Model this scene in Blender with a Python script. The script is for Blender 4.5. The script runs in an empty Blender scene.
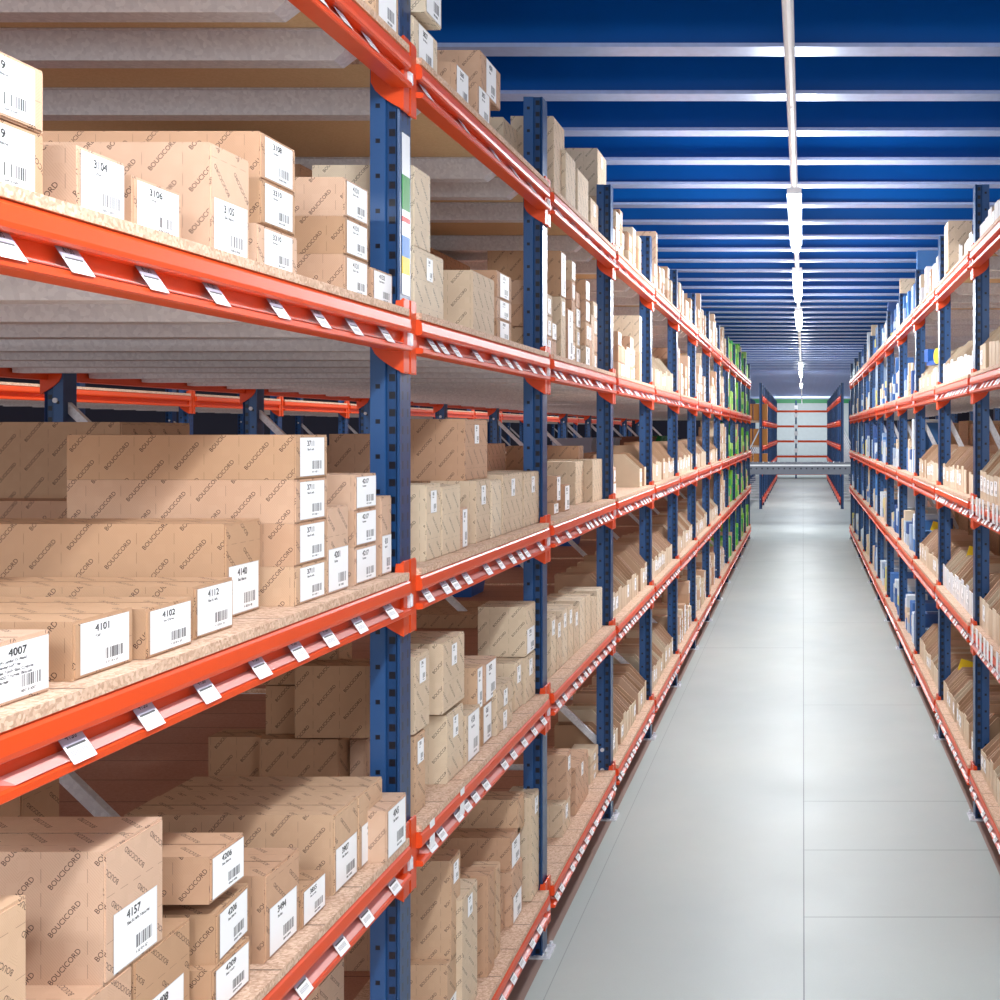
import bpy, math, random
import numpy as np
from mathutils import Vector, Matrix
random.seed(7)
sc = bpy.context.scene
COL = sc.collection
F = 1200.0; VX, VY = 803.0, 432.0; CH = 2.32       # focal length in px, vanishing point, eye height
BAY = 1.876
def YN(n): return 3.52 + BAY * n                   # far edge of upright n
XL, XR = 1.15, 1.03                                # distance of the left / right upright fronts from the aisle axis
DL, DR = 2.2, 1.1                                  # frame depths
BT = {1: 3.40, 2: 2.65, 3: 1.90, 4: 1.145, 5: 0.28}  # beam tops
ST = {k: v + 0.02 for k, v in BT.items()}          # board tops
LV = {1: 'top', 2: 'second', 3: 'middle', 4: 'fourth', 5: 'bottom'}
ORD = 'first second third fourth fifth sixth seventh eighth ninth tenth eleventh twelfth thirteenth fourteenth fifteenth sixteenth seventeenth eighteenth nineteenth twentieth'.split()
ORD += ['%dth' % i for i in range(21, 200)]

# ------------------------------------------------------------------ mesh helper
class MB:
    def __init__(s): s.v = []; s.f = []; s.uv = []; s.m = []; s.c = []
    def quad(s, pts, uv=None, m=0, c=(1, 1, 1)):
        b = len(s.v); s.v += [tuple(p) for p in pts]; s.f.append(tuple(range(b, b + len(pts))))
        s.uv.append(uv or [(0, 0)] * len(pts)); s.m.append(m); s.c.append(c)
    def box(s, x0, x1, y0, y1, z0, z1, m=0, M=None, c=(1, 1, 1), uvmode=None):
        P = [Vector((x, y, z)) for z in (z0, z1) for y in (y0, y1) for x in (x0, x1)]
        if M: P = [M @ p for p in P]
        dx, dy, dz = x1 - x0, y1 - y0, z1 - z0
        ou, ov = random.random(), random.random()
        def uvr(a, b, rot=False):
            r = [(0, 0), (a, 0), (a, b), (0, b)]
            if rot: r = [(v, -u) for u, v in r]
            return [((u) / .16 + ou, (v) / .082 + ov) for u, v in r]
        for ids, uv in (((0, 1, 5, 4), uvr(dx, dz)), ((3, 2, 6, 7), uvr(dx, dz)), ((1, 3, 7, 5), uvr(dy, dz, True)),
                        ((2, 0, 4, 6), uvr(dy, dz, True)), ((4, 5, 7, 6), uvr(dx, dy, True)), ((2, 3, 1, 0), uvr(dx, dy, True))):
            s.quad([P[i] for i in ids], uv, m, c)
    def prism(s, prof, y0, y1, m=0, M=None, c=(1, 1, 1), caps=True):      # profile in (x,z), extruded along y, counter-clockwise
        n = len(prof)
        T = (lambda p: M @ Vector(p)) if M else (lambda p: p)
        for i in range(n):
            a, b = prof[i], prof[(i + 1) % n]
            d = math.hypot(b[0] - a[0], b[1] - a[1])
            s.quad([T((a[0], y0, a[1])), T((b[0], y0, b[1])), T((b[0], y1, b[1])), T((a[0], y1, a[1]))],
                   [(0, 0), (0, d / .082), ((y1 - y0) / .16, d / .082), ((y1 - y0) / .16, 0)], m, c)
        if caps:
            s.quad([T((p[0], y0, p[1])) for p in reversed(prof)], [(p[0] / .16, p[1] / .082) for p in reversed(prof)], m, c)
            s.quad([T((p[0], y1, p[1])) for p in prof], [(p[0] / .16, p[1] / .082) for p in prof], m, c)
    def bar(s, a, b, w, t, m=0, up=(0, 1, 0)):
        a, b = Vector(a), Vector(b); d = b - a; L = d.length; d.normalize()
        u = Vector(up); w_ = d.cross(u).normalized()
        M = Matrix((w_, u, d)).transposed().to_4x4(); M.translation = a
        s.box(-w / 2, w / 2, -t / 2, t / 2, 0, L, m, M)
    def cyl(s, a, b, r, n=12, m=0):
        a, b = Vector(a), Vector(b); d = (b - a).normalized()
        u = d.orthogonal().normalized(); w = d.cross(u)
        R = [(u * math.cos(2 * math.pi * i / n) + w * math.sin(2 * math.pi * i / n)) * r for i in range(n)]
        for i in range(n):
            j = (i + 1) % n
            s.quad([a + R[i], a + R[j], b + R[j], b + R[i]], None, m)
        s.quad([a + r_ for r_ in reversed(R)], None, m); s.quad([b + r_ for r_ in R], None, m)
    def mesh(s, name, mats):
        me = bpy.data.meshes.new(name); me.from_pydata([tuple(v) for v in s.v], [], s.f)
        me.uv_layers.new(name='UVMap'); k = 0
        ca = me.color_attributes.new('Col', 'FLOAT_COLOR', 'CORNER')
        uvs = []; cs = []
        for f, uv, c in zip(s.f, s.uv, s.c):
            for q in uv: uvs += [q[0], q[1]]; cs += [c[0], c[1], c[2], 1.0]
        me.uv_layers['UVMap'].data.foreach_set('uv', uvs); me.color_attributes['Col'].data.foreach_set('color', cs)
        for mt in mats: me.materials.append(mt)
        me.polygons.foreach_set('material_index', s.m); me.update()
        return me
    def build(s, name, mats, parent=None, loc=None):
        if not isinstance(mats, (list, tuple)): mats = [mats]
        return link(name, s.mesh(name, mats), parent, loc)
def link(name, me, parent=None, loc=None):
    o = bpy.data.objects.new(name, me); COL.objects.link(o)
    if parent: o.parent = parent
    if loc is not None: o.location = loc
    return o
LABELS = set()
def tag(o, label=None, cat=None, group=None, kind=None):
    if label:
        o['label'] = label
        if label in LABELS and not group: print('DUP', label)
        LABELS.add(label)
    if cat: o['category'] = cat
    if group: o['group'] = group
    if kind: o['kind'] = kind
    return o
def empty(name, loc=(0, 0, 0), rz=0):
    o = bpy.data.objects.new(name, None); COL.objects.link(o); o.location = loc; o.rotation_euler = (0, 0, rz)
    o.empty_display_size = .1
    return o
def copy_tree(o, parent=None):
    c = o.copy(); COL.objects.link(c)
    if parent: c.parent = parent
    for ch in [x for x in o.children]: copy_tree(ch, c)
    return c

# ------------------------------------------------------------------ drawn print (rasterised in code)
def raster_text(txt, h, font_stretch=1.0):
    cu = bpy.data.curves.new('tmp', 'FONT'); cu.body = txt; cu.size = 1; cu.resolution_u = 3
    ob = bpy.data.objects.new('tmp', cu); COL.objects.link(ob)
    dg = bpy.context.evaluated_depsgraph_get(); dg.update()
    me = ob.evaluated_get(dg).to_mesh(); me.calc_loop_triangles()
    V = np.array([v.co[:2] for v in me.vertices]); T = [tuple(t.vertices) for t in me.loop_triangles]
    mn = V.min(0); mx = V.max(0); s = h / (mx[1] - mn[1]); V = (V - mn) * s * np.array([font_stretch, 1])
    W = int(math.ceil(V[:, 0].max())) + 2; H = int(h) + 2
    im = np.zeros((H, W), np.float32)
    for t in T:
        a, b, c = V[list(t)]
        x0, x1 = int(min(a[0], b[0], c[0])), int(max(a[0], b[0], c[0])) + 2
        y0, y1 = int(min(a[1], b[1], c[1])), int(max(a[1], b[1], c[1])) + 2
        xs, ys = np.meshgrid(np.arange(x0, min(x1, W)) + .5, np.arange(y0, min(y1, H)) + .5)
        def e(p, q): return (q[0] - p[0]) * (ys - p[1]) - (q[1] - p[1]) * (xs - p[0])
        w0, w1, w2 = e(a, b), e(b, c), e(c, a)
        ins = ((w0 >= -.3) & (w1 >= -.3) & (w2 >= -.3)) | ((w0 <= .3) & (w1 <= .3) & (w2 <= .3))
        im[y0:min(y1, H), x0:min(x1, W)][ins] = 1
    ob.evaluated_get(dg).to_mesh_clear(); bpy.data.objects.remove(ob); bpy.data.curves.remove(cu)
    return im                                            # row 0 = bottom
def make_image(name, arr):
    H, W = arr.shape[:2]
    im = bpy.data.images.new(name, W, H); px = np.ones((H, W, 4), np.float32); px[..., :3] = arr
    im.pixels.foreach_set(px.ravel()); im.update(); im.pack()
    return im
PW, PH = 1024, 525
PX = .16 / PW
def carton_print():
    t = raster_text('BOUCICORD', 70, 1.0)
    t = np.pad(t, 4)
    b0 = t.copy()
    for ax in (0, 1):
        for sh in (-1, 1): b0 = np.maximum(b0, np.roll(t, sh, ax))
    t = b0; th, tw = t.shape
    ys, xs = np.meshgrid(np.arange(PH), np.arange(PW), indexing='ij')
    mx, my = xs * PX, ys * (.082 / PH)
    text = np.zeros((PH, PW), np.float32)
    ang = math.radians(49); ca, sa = math.cos(ang), math.sin(ang)
    L, Hh = .080, .0108
    for cx, cy in ((.04, .0205), (.12, .0615)):
        for ox in (-1, 0, 1):
            for oy in (-1, 0, 1):
                dx, dy = mx - cx - ox * .16, my - cy - oy * .082
                u = dx * ca + dy * sa; v = -dx * sa + dy * ca
                iu = ((u / L + .5) * tw).astype(int); iv = ((v / Hh + .5) * th).astype(int)
                ok = (iu >= 0) & (iu < tw) & (iv >= 0) & (iv < th)
                text[ok] = np.maximum(text[ok], t[iv[ok], iu[ok]])
    near = np.zeros_like(text)
    for cx, cy in ((.04, .0205), (.12, .0615)):
        for ox in (-1, 0, 1):
            for oy in (-1, 0, 1):
                dx, dy = mx - cx - ox * .16, my - cy - oy * .082
                u = dx * ca + dy * sa; v = -dx * sa + dy * ca
                near[(abs(u) < L / 2 + .003) & (abs(v) < Hh / 2 + .003)] = 1
    P = .16 / 32
    ph = ((mx / P + my / (.082 / 14)) * 1.0) % 1.0
    hatch = (np.abs(ph - .5) < .16).astype(np.float32)
    blk = ((np.floor(mx / .02) * 3 + np.floor(my / .0205) * 5) % 7)
    ph2 = ((mx / P - my / (.082 / 14))) % 1.0
    hatch[(ph * 0 + blk) == 2] *= 0
    hatch[blk == 4] = (np.abs(ph2 - .5) < .16)[blk == 4]
    hatch *= (1 - near)
    dash = (((mx + .001) % .08) < .0009) & ((my % .041) < .024)
    arr = np.zeros((PH, PW, 3), np.float32); arr[..., 0] = np.maximum(text, dash * .8 * (1 - near)); arr[..., 1] = hatch
    return make_image('carton_print', arr)
CN = 8; CS = 128
NUMS = ['4007', '4101', '4102', '4112', '4140', '4157', '4206', '4209', '3104', '3106', '3105', '459', '3711', '3108', '3310', '4131', '4132', '4201', '4217', '4210']
def label_atlas():
    A = np.ones((CN * CS, CN * CS, 3), np.float32) * .97
    rng = np.random.RandomState(3)
    lines = {0: ['MPN Junior Tx Blend', 'Blender Uni Tray', 'Sac Noir Sac Crème', '1400 Trumel Boutel', 'Sauvage'], 1: ['Kaf'], 2: ['Top Crème'], 3: ['Sac Kraft'], 5: ['Sac Kraft Naturel'], 9: ['Côte'], 8: ['Côte']}
    for k in range(CN * CN):
        r, c = divmod(k, CN); y0 = (CN - 1 - r) * CS; x0 = c * CS
        cell = A[y0:y0 + CS, x0:x0 + CS]
        def put(im, x, ytop, v=.18):
            h, w = im.shape; w = min(w, CS - x - 2); yb = CS - ytop - h
            if yb < 0: return
            sub = cell[yb:yb + h, x:x + w]; m = im[:, :w, None]; sub[:] = sub * (1 - m) + v * m
        num = NUMS[k] if k < len(NUMS) else str(rng.randint(3100, 4300))
        tn = np.pad(raster_text(num, 18, .78), 1); tn = np.maximum(np.maximum(tn, np.roll(tn, 1, 1)), np.roll(tn, 1, 0)); put(tn, 36, 8)
        ls = lines.get(k, [['Sac Kraft', 'Boîte', 'Sac Noir', 'Ruban', 'Sac Blanc'][rng.randint(5)]])
        for i, l in enumerate(ls): put(raster_text(l, 7, .95), 14 if len(ls) > 1 else 38, 34 + i * 11, .35)
        x = 64
        while x < 112:                                   # barcode
            w = rng.randint(1, 4); cell[22:50, x:x + w] = .25; x += w + rng.randint(1, 4)
        put(raster_text(num + ' 0 ' + num, 6, .8), 64, 110, .4)
        cell[:2] = .8; cell[-2:] = .85; cell[:, :2] = .85; cell[:, -2:] = .85
    return make_image('label_atlas', A)
def card_img():
    A = np.ones((64, 64, 3), np.float32) * .93
    A[34:, :] = (.66, .64, .70); A[30:34, 6:58] = .3
    t = raster_text('4150', 12, .9); h, w = t.shape; s = A[44:44 + h, 16:16 + w]; s[:] = s * (1 - t[..., None]) + .15 * t[..., None]
    x = 10
    while x < 54: A[12:24, x:x + 2] = .55; x += 5
    return make_image('card_print', A)
IM_PRINT, IM_LABEL, IM_CARD = carton_print(), label_atlas(), card_img()

# ------------------------------------------------------------------ materials
def s2l(r, g, b):
    f = lambda c: (c / 255 / 12.92) if c / 255 <= .04045 else ((c / 255 + .055) / 1.055) ** 2.4
    return (f(r), f(g), f(b), 1)
class NT:
    def __init__(s, name):
        s.m = bpy.data.materials.new(name); s.m.use_nodes = True; s.t = s.m.node_tree
        s.b = s.t.nodes['Principled BSDF']
    def n(s, typ, **kw):
        nd = s.t.nodes.new(typ)
        for k, v in kw.items():
            if k.startswith('i_'):
                key = k[2:]; key = int(key) if key.isdigit() else key.replace('_', ' ')
                nd.inputs[key].default_value = v
            else: setattr(nd, k, v)
        return nd
    def l(s, a, b): s.t.links.new(a, b)
    def math(s, op, a, b=None, c=None):
        nd = s.n('ShaderNodeMath', operation=op)
        for i, x in enumerate((a, b, c)):
            if x is None: continue
            if isinstance(x, (int, float)): nd.inputs[i].default_value = x
            else: s.l(x, nd.inputs[i])
        return nd.outputs[0]
    def mix(s, fac, a, b, bt='MIX'):
        nd = s.n('ShaderNodeMix', data_type='RGBA', blend_type=bt)
        for i, x in ((0, fac), (6, a), (7, b)):
            if isinstance(x, (int, float)): nd.inputs[i].default_value = x
            elif isinstance(x, tuple): nd.inputs[i].default_value = x
            else: s.l(x, nd.inputs[i])
        return nd.outputs[2]
    def noise(s, scale, detail=3, vec=None, rough=.5):
        nd = s.n('ShaderNodeTexNoise'); nd.inputs['Scale'].default_value = scale; nd.inputs['Detail'].default_value = detail
        nd.inputs['Roughness'].default_value = rough
        if vec is not None: s.l(vec, nd.inputs['Vector'])
        return nd.outputs['Fac']
    def obj(s): return s.n('ShaderNodeTexCoord').outputs['Object']
    def set(s, col=None, rough=None, metal=None, spec=None):
        for k, v in (('Base Color', col), ('Roughness', rough), ('Metallic', metal), ('Specular IOR Level', spec)):
            if v is None: continue
            if isinstance(v, (int, float, tuple)): s.b.inputs[k].default_value = v
            else: s.l(v, s.b.inputs[k])
        return s.m
def flat(name, rgb, rough=.5, metal=0, spec=.5, var=.08, sc_=6):
    t = NT(name); c = s2l(*rgb); n = t.noise(sc_, 3, t.obj())
    lo = tuple(x * (1 - var) for x in c[:3]) + (1,); hi = tuple(min(1, x * (1 + var)) for x in c[:3]) + (1,)
    return t.set(t.mix(n, lo, hi), rough, metal, spec)

def m_carton(printed=True):
    t = NT('carton_board' if printed else 'plain_carton_board')
    base = t.n('ShaderNodeVertexColor', layer_name='Col').outputs['Color']
    nz = t.noise(14, 4, t.obj())
    c = t.mix(t.math('MULTIPLY', nz, .22), base, (.25, .15, .09, 1))
    if printed:
        im = t.n('ShaderNodeTexImage', image=IM_PRINT); t.l(t.n('ShaderNodeUVMap', uv_map='UVMap').outputs[0], im.inputs[0])
        sp = t.n('ShaderNodeSeparateColor'); t.l(im.outputs[0], sp.inputs[0])
        c = t.mix(t.math('MULTIPLY', sp.outputs[1], .17), c, (.30, .16, .08, 1))
        c = t.mix(t.math('MULTIPLY', sp.outputs[0], .9), c, (.045, .022, .018, 1))
    return t.set(c, .75, 0, .25)
M_CARTON, M_PLAIN = m_carton(), m_carton(False)
def m_img(name, img):
    t = NT(name); im = t.n('ShaderNodeTexImage', image=img); t.l(t.n('ShaderNodeUVMap', uv_map='UVMap').outputs[0], im.inputs[0])
    return t.set(im.outputs[0], .55, 0, .3)
M_LABEL, M_CARD = m_img('paper_label', IM_LABEL), m_img('price_card_paper', IM_CARD)
M_ORANGE = flat('orange_enamel', (214, 72, 26), .38, 0, .5, .06, 9)
M_PINK = flat('clear_price_channel', (226, 172, 164), .25, 0, .6, .05)
M_WHITE = flat('white_plastic', (235, 236, 238), .4)
def m_blue():
    t = NT('blue_perforated_steel'); sp = t.n('ShaderNodeSeparateXYZ'); t.l(t.obj(), sp.inputs[0]); x, y, z = sp.outputs
    ay = t.math('ABSOLUTE', y)
    def near(v, c, r): return t.math('LESS_THAN', t.math('ABSOLUTE', t.math('SUBTRACT', v, c)), r)
    def per(pitch, r): return t.math('LESS_THAN', t.math('ABSOLUTE', t.math('SUBTRACT', t.math('MODULO', t.math('ADD', z, 10.0), pitch), pitch / 2)), r)
    side = t.math('GREATER_THAN', ay, .040)
    dense = t.math('MULTIPLY', t.math('MULTIPLY', near(x, -.023, .009), per(.05, .0105)), side)
    sparse = t.math('MULTIPLY', t.math('MULTIPLY', near(x, -.062, .0065), per(.1, .0065)), side)
    slots = t.math('MULTIPLY', t.math('MULTIPLY', near(ay, .022, .005), per(.05, .012)), t.math('GREATER_THAN', x, -.003))
    h = t.math('MAXIMUM', t.math('MAXIMUM', dense, sparse), slots)
    n = t.noise(5, 3)
    col = t.mix(n, s2l(12, 46, 88), s2l(20, 66, 112))
    fl = t.math('MULTIPLY', t.math('LESS_THAN', x, -.040), t.math('GREATER_THAN', ay, .045))
    col = t.mix(t.math('MULTIPLY', fl, .8), col, s2l(46, 84, 134))  # glossy sheen of the side flanges painted in as lighter blue
    return t.set(t.mix(h, col, (.004, .005, .012, 1)), .34, .1, .6)
M_BLUE = m_blue()
def m_galv():
    t = NT('galvanised_steel'); v = t.n('ShaderNodeTexVoronoi'); v.inputs['Scale'].default_value = 90; t.l(t.obj(), v.inputs[0])
    return t.set(t.mix(v.outputs['Color'], s2l(204, 204, 210), s2l(228, 229, 233)), .42, .2, .5)
M_GALV = m_galv()
def m_board():
    t = NT('chipboard'); o = t.obj(); v = t.n('ShaderNodeTexVoronoi'); v.inputs['Scale'].default_value = 160; t.l(o, v.inputs[0])
    sp = t.n('ShaderNodeSeparateColor'); t.l(v.outputs['Color'], sp.inputs[0])
    c = t.mix(sp.outputs[0], s2l(176, 142, 118), s2l(228, 200, 176))
    c = t.mix(t.math('MULTIPLY', t.noise(3, 3, o), .5), c, s2l(196, 152, 124))
    s = t.n('ShaderNodeSeparateXYZ'); t.l(o, s.inputs[0])
    seam = t.math('LESS_THAN', t.math('MODULO', t.math('ADD', s.outputs[1], 100.12), .235), .006)
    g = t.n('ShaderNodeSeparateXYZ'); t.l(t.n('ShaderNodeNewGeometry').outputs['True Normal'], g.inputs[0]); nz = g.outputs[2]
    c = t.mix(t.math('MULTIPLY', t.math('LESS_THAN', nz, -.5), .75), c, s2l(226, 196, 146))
    c = t.mix(t.math('MULTIPLY', t.math('MULTIPLY', t.math('GREATER_THAN', nz, .5), t.math('LESS_THAN', s.outputs[0], -.45)), .8), c, s2l(164, 108, 88))  # shaded brown of the shelf depth painted into the board tops
    seam = t.math('MULTIPLY', seam, t.math('GREATER_THAN', nz, .5))
    return t.set(t.mix(t.math('MULTIPLY', seam, .7), c, (.05, .025, .015, 1)), .7, 0, .25)
M_BOARD = m_board()
def m_floor():
    t = NT('sealed_concrete'); o = t.obj(); s = t.n('ShaderNodeSeparateXYZ'); t.l(o, s.inputs[0]); x, y = s.outputs[0], s.outputs[1]
    c = t.mix(t.noise(.55, 4, o), s2l(158, 170, 170), s2l(198, 202, 192))
    c = t.mix(t.math('MULTIPLY', t.noise(9, 5, o, .7), .35), c, s2l(168, 174, 170))
    c = t.mix(t.math('MULTIPLY', t.noise(140, 2, o), .16), c, s2l(120, 126, 122))
    def ln(v, p, w): return t.math('LESS_THAN', t.math('ABSOLUTE', t.math('SUBTRACT', v, p)), w)
    L = ln(x, .004, .0032); L = t.math('MAXIMUM', L, t.math('MULTIPLY', ln(x, -1.06, .002), .6))
    rt = t.math('MULTIPLY', t.math('GREATER_THAN', x, 0), .55); lf = t.math('MULTIPLY', t.math('LESS_THAN', x, 0), .6)
    for p in (5.74, 6.66, 7.54, 10.2, 14.6, 19.0): L = t.math('MAXIMUM', L, t.math('MULTIPLY', ln(y, p, .006), rt))
    for p in (12.9, 21.5): L = t.math('MAXIMUM', L, t.math('MULTIPLY', ln(y, p, .01), lf))
    c = t.mix(t.math('MULTIPLY', L, .75), c, s2l(84, 90, 92))
    under_shade = t.math('MAXIMUM', t.math('LESS_THAN', x, -1.14), t.math('MULTIPLY', t.math('GREATER_THAN', x, 1.03), t.math('LESS_THAN', y, 26.5)))
    under_shade = t.math('MULTIPLY', under_shade, t.math('LESS_THAN', y, 26.5))
    c = t.mix(t.math('MULTIPLY', under_shade, .8), c, s2l(136, 96, 82))  # shade and reddish reflection beneath the racks painted into the floor colour
    r = t.math('ADD', t.math('MULTIPLY', t.noise(2, 3, o), .2), .34)
    return t.set(c, r, 0, .4)
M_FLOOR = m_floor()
M_CEIL = flat('ceiling_blue_paint', (2, 88, 168), .4, 0, .4, .2, 1.5)
M_FLANGE = flat('pale_blue_flange', (168, 184, 222), .35, .2, .5, .15, 20)
M_DECK = flat('dark_blue_deck', (3, 60, 130), .5, 0, .4)
M_WALL = flat('pale_wall', (168, 176, 178), .8)
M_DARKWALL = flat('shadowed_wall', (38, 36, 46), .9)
M_GREENPAINT = flat('green_paint', (28, 120, 70), .5)
M_BROWNB = flat('brown_sealed_board', (120, 84, 70), .7)
M_GREYC = flat('grey_plastic_crate', (150, 154, 170), .5)
M_GREENC = flat('green_plastic_crate', (20, 120, 56), .5)
M_BLUEC = flat('blue_plastic_tub', (40, 96, 176), .4)
M_LIME = flat('lime_carton', (120, 200, 60), .6)
M_YELLOW = flat('yellow_sticker', (240, 205, 40), .5)
M_RED = flat('red_sticker', (220, 60, 50), .5)
M_STK_G = flat('green_sticker', (60, 150, 70), .5)
M_STK_B = flat('blue_sticker', (70, 130, 200), .5)
M_CONV = flat('conveyor_grey', (120, 124, 134), .4, .3)
M_BLACKR = flat('dark_roller', (60, 62, 70), .4, .4)
def m_emit():
    t = NT('lit_tube'); t.b.inputs['Emission Color'].default_value = (.88, .97, 1, 1); t.b.inputs['Emission Strength'].default_value = 22
    return t.set((1, 1, 1, 1), .4)
M_TUBE = m_emit()

# ------------------------------------------------------------------ setting
b = MB(); b.quad([(-14, -9, 0), (10, -9, 0), (10, 72, 0), (-14, 72, 0)])
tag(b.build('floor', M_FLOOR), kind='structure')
CZ = 4.22
b = MB(); b.box(-14, 10, -9, 72, CZ + .34, CZ + .40)
ceil = tag(b.build('ceiling', M_DECK), kind='structure')
jm = MB()
jm.box(-14, 10, .06, .09, .008, .34, 0); jm.box(-14, 10, 0, .15, 0, .008, 1); jm.box(-14, 10, -.001, .0, 0, .02, 1)
jme = jm.mesh('joist', [M_CEIL, M_FLANGE])
JY0, JP = 5.92, .8215
k = -18
while JY0 + JP * k < 71:
    o = link('joist', jme, ceil, (0, JY0 + JP * k, CZ)); k += 1
b = MB(); b.box(-3.0, 3.2, 68, 68.2, 0, 4.7)
wb = tag(b.build('wall_back', M_WALL), kind='structure')
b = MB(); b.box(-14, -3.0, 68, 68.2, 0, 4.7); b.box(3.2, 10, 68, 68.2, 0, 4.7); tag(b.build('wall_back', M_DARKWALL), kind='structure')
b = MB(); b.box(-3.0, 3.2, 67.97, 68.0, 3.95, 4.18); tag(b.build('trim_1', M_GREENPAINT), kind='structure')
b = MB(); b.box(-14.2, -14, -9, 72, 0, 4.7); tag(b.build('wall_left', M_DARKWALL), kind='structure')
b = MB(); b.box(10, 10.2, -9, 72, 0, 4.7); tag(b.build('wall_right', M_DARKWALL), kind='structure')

# ------------------------------------------------------------------ rack frames
UP = [(-.084, -.05), (-.042, -.05), (-.037, -.043), (-.012, -.043), (-.006, -.05), (0, -.046), (0, .046), (-.006, .05), (-.012, .043), (-.037, .043), (-.042, .05), (-.084, .05)]
def upright_mesh(h=3.80):
    m = MB(); n = len(UP)
    for i in range(n):
        a, c = UP[i], UP[(i + 1) % n]
        m.quad([(a[0], a[1], .006), (c[0], c[1], .006), (c[0], c[1], h), (a[0], a[1], h)])
    m.quad([(p[0], p[1], h) for p in UP]); m.quad([(p[0], p[1], .006) for p in reversed(UP)])
    return m.mesh('upright', [M_BLUE])
ME_UP = upright_mesh()
def foot_mesh():
    m = MB(); m.box(-.11, .035, -.07, .07, 0, .008)
    for y in (-.052, .052): m.cyl((.018, y, .008), (.018, y, .03), .008, 8); m.cyl((.018, y, .008), (.018, y, .016), .014, 6)
    return m.mesh('foot_plate', [M_GALV])
ME_FOOT = foot_mesh()
def make_frame(D):
    root = empty('rack_frame')
    link('upright', ME_UP, root); link('foot_plate', ME_FOOT, root)
    o = link('upright', ME_UP, root, (-D, 0, 0)); o.rotation_euler = (0, 0, math.pi)
    o = link('foot_plate', ME_FOOT, root, (-D, 0, 0)); o.rotation_euler = (0, 0, math.pi)
    if D > 1.5: segs = [((-.05, .42), (-D + .05, 2.46)), ((-.05, .30), (-D + .05, .30))]
    else: segs = [((-.05, 2.46), (-D + .05, .42)), ((-.05, .30), (-D + .05, .30)), ]
    for a, c in segs:
        m = MB(); m.bar((a[0], .0, a[1]), (c[0], .0, c[1]), .036, .028)
        m.cyl((a[0], -.054, a[1]), (a[0], -.04, a[1]), .012, 8); m.cyl((c[0], -.054, c[1]), (c[0], -.04, c[1]), .012, 8)
        m.build('brace', M_GALV, root)
    return root
PF_L, PF_R = make_frame(DL), make_frame(DR)
protoused = {id(PF_L): False, id(PF_R): False}
def place(proto, loc, rz, label, cat, group):
    if not protoused.get(id(proto), True): protoused[id(proto)] = True; o = proto
    else: o = copy_tree(proto)
    o.location = loc; o.rotation_euler = (0, 0, rz); tag(o, label, cat, group); return o
for n in range(0, 13):
    place(PF_L, (-XL, YN(n) - .05, 0), 0, 'blue perforated rack frame, %s from the front in the left-hand aisle rack' % ORD[n], 'rack frame', 'blue rack frames along the left-hand side of the aisle')
for n in range(1, 13):
    place(PF_R, (XR, YN(n) - .05, 0), math.pi, 'blue perforated rack frame, %s from the front in the right-hand aisle rack' % ORD[n - 1], 'rack frame', 'blue rack frames along the right-hand side of the aisle')
# coloured load sticker on the nearest front upright
st = MB(); zz = 2.70; cols = [(0, .12), (2, .10), (0, .02), (1, .015), (0, .04), (3, .06), (4, .05), (0, .06)]
z = 3.18
for mi, h in cols:
    st.box(.0005, .002, -.03, .034, z - h, z, mi); z -= h
st.build('load_sticker', [M_WHITE, M_RED, M_STK_G, M_STK_B, M_YELLOW], PF_L)
b = MB(); b.box(0, .035, .012, .05, 0, .002); 
# ------------------------------------------------------------------ beams
BL = BAY - .1
def rail_mesh():
    m = MB()
    m.prism([(-.02, 0), (-.02, -.1), (.032, -.1), (.036, -.097), (.036, -.086), (.028, -.083), (.004, -.083), (.004, -.046), (.026, -.046), (.032, -.042), (.034, -.034), (.032, -.010), (.022, 0)], 0, BL)
    return m.mesh('rail', [M_ORANGE])
ME_RAIL = rail_mesh()
def channel_mesh():
    m = MB(); m.prism([(.005, -.072), (.005, -.0825), (.031, -.0825), (.033, -.081)], .06, BL - .06)
    return m.mesh('price_channel', [M_PINK])
ME_CH = channel_mesh()
def conn_mesh():         # far end of the beam; y=0 is the beam end, the upright lies beyond
    m = MB()
    m.prism([(.014, .05), (.010, .052), (.002, .045), (.002, -.16), (.010, -.163), (.014, -.158)], 0, .042)   # front plate over half of the upright
    n = 8; pts = [(.014, .045), (-.008, .045), (-.014, .0), (-.08, -.01)]
    for i in range(n + 1):
        q = i / n; pts.append((-.08 + .094 * q, -.085 - .078 * q ** .6))
    m.prism(pts, -.006, -.001)
    return m.mesh('end_connector', [M_ORANGE])
ME_CON = conn_mesh()
def pin_mesh():
    m = MB(); m.box(.0145, .022, -.006, .012, -.085, -.045); m.box(.022, .027, .002, .008, -.082, -.048); return m.mesh('safety_pin', [M_GALV])
ME_PIN = pin_mesh()
def card_mesh():
    m = MB(); w = .03
    m.quad([(.008, -w, -.040), (.008, w, -.040), (.040, w, -.087), (.040, -w, -.087)], [(0, 1), (1, 1), (1, 0), (0, 0)])
    m.quad([(.007, w, -.040), (.007, -w, -.040), (.039, -w, -.087), (.039, w, -.087)], [(0, 1), (1, 1), (1, 0), (0, 0)])
    return m.mesh('price_card', [M_CARD])
ME_CARD = card_mesh()
def vcard_mesh():
    m = MB(); w = .022
    m.box(.031, .0325, -w, w, -.088, .005, 0); return m.mesh('price_card', [M_WHITE])
ME_VCARD = vcard_mesh()
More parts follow.
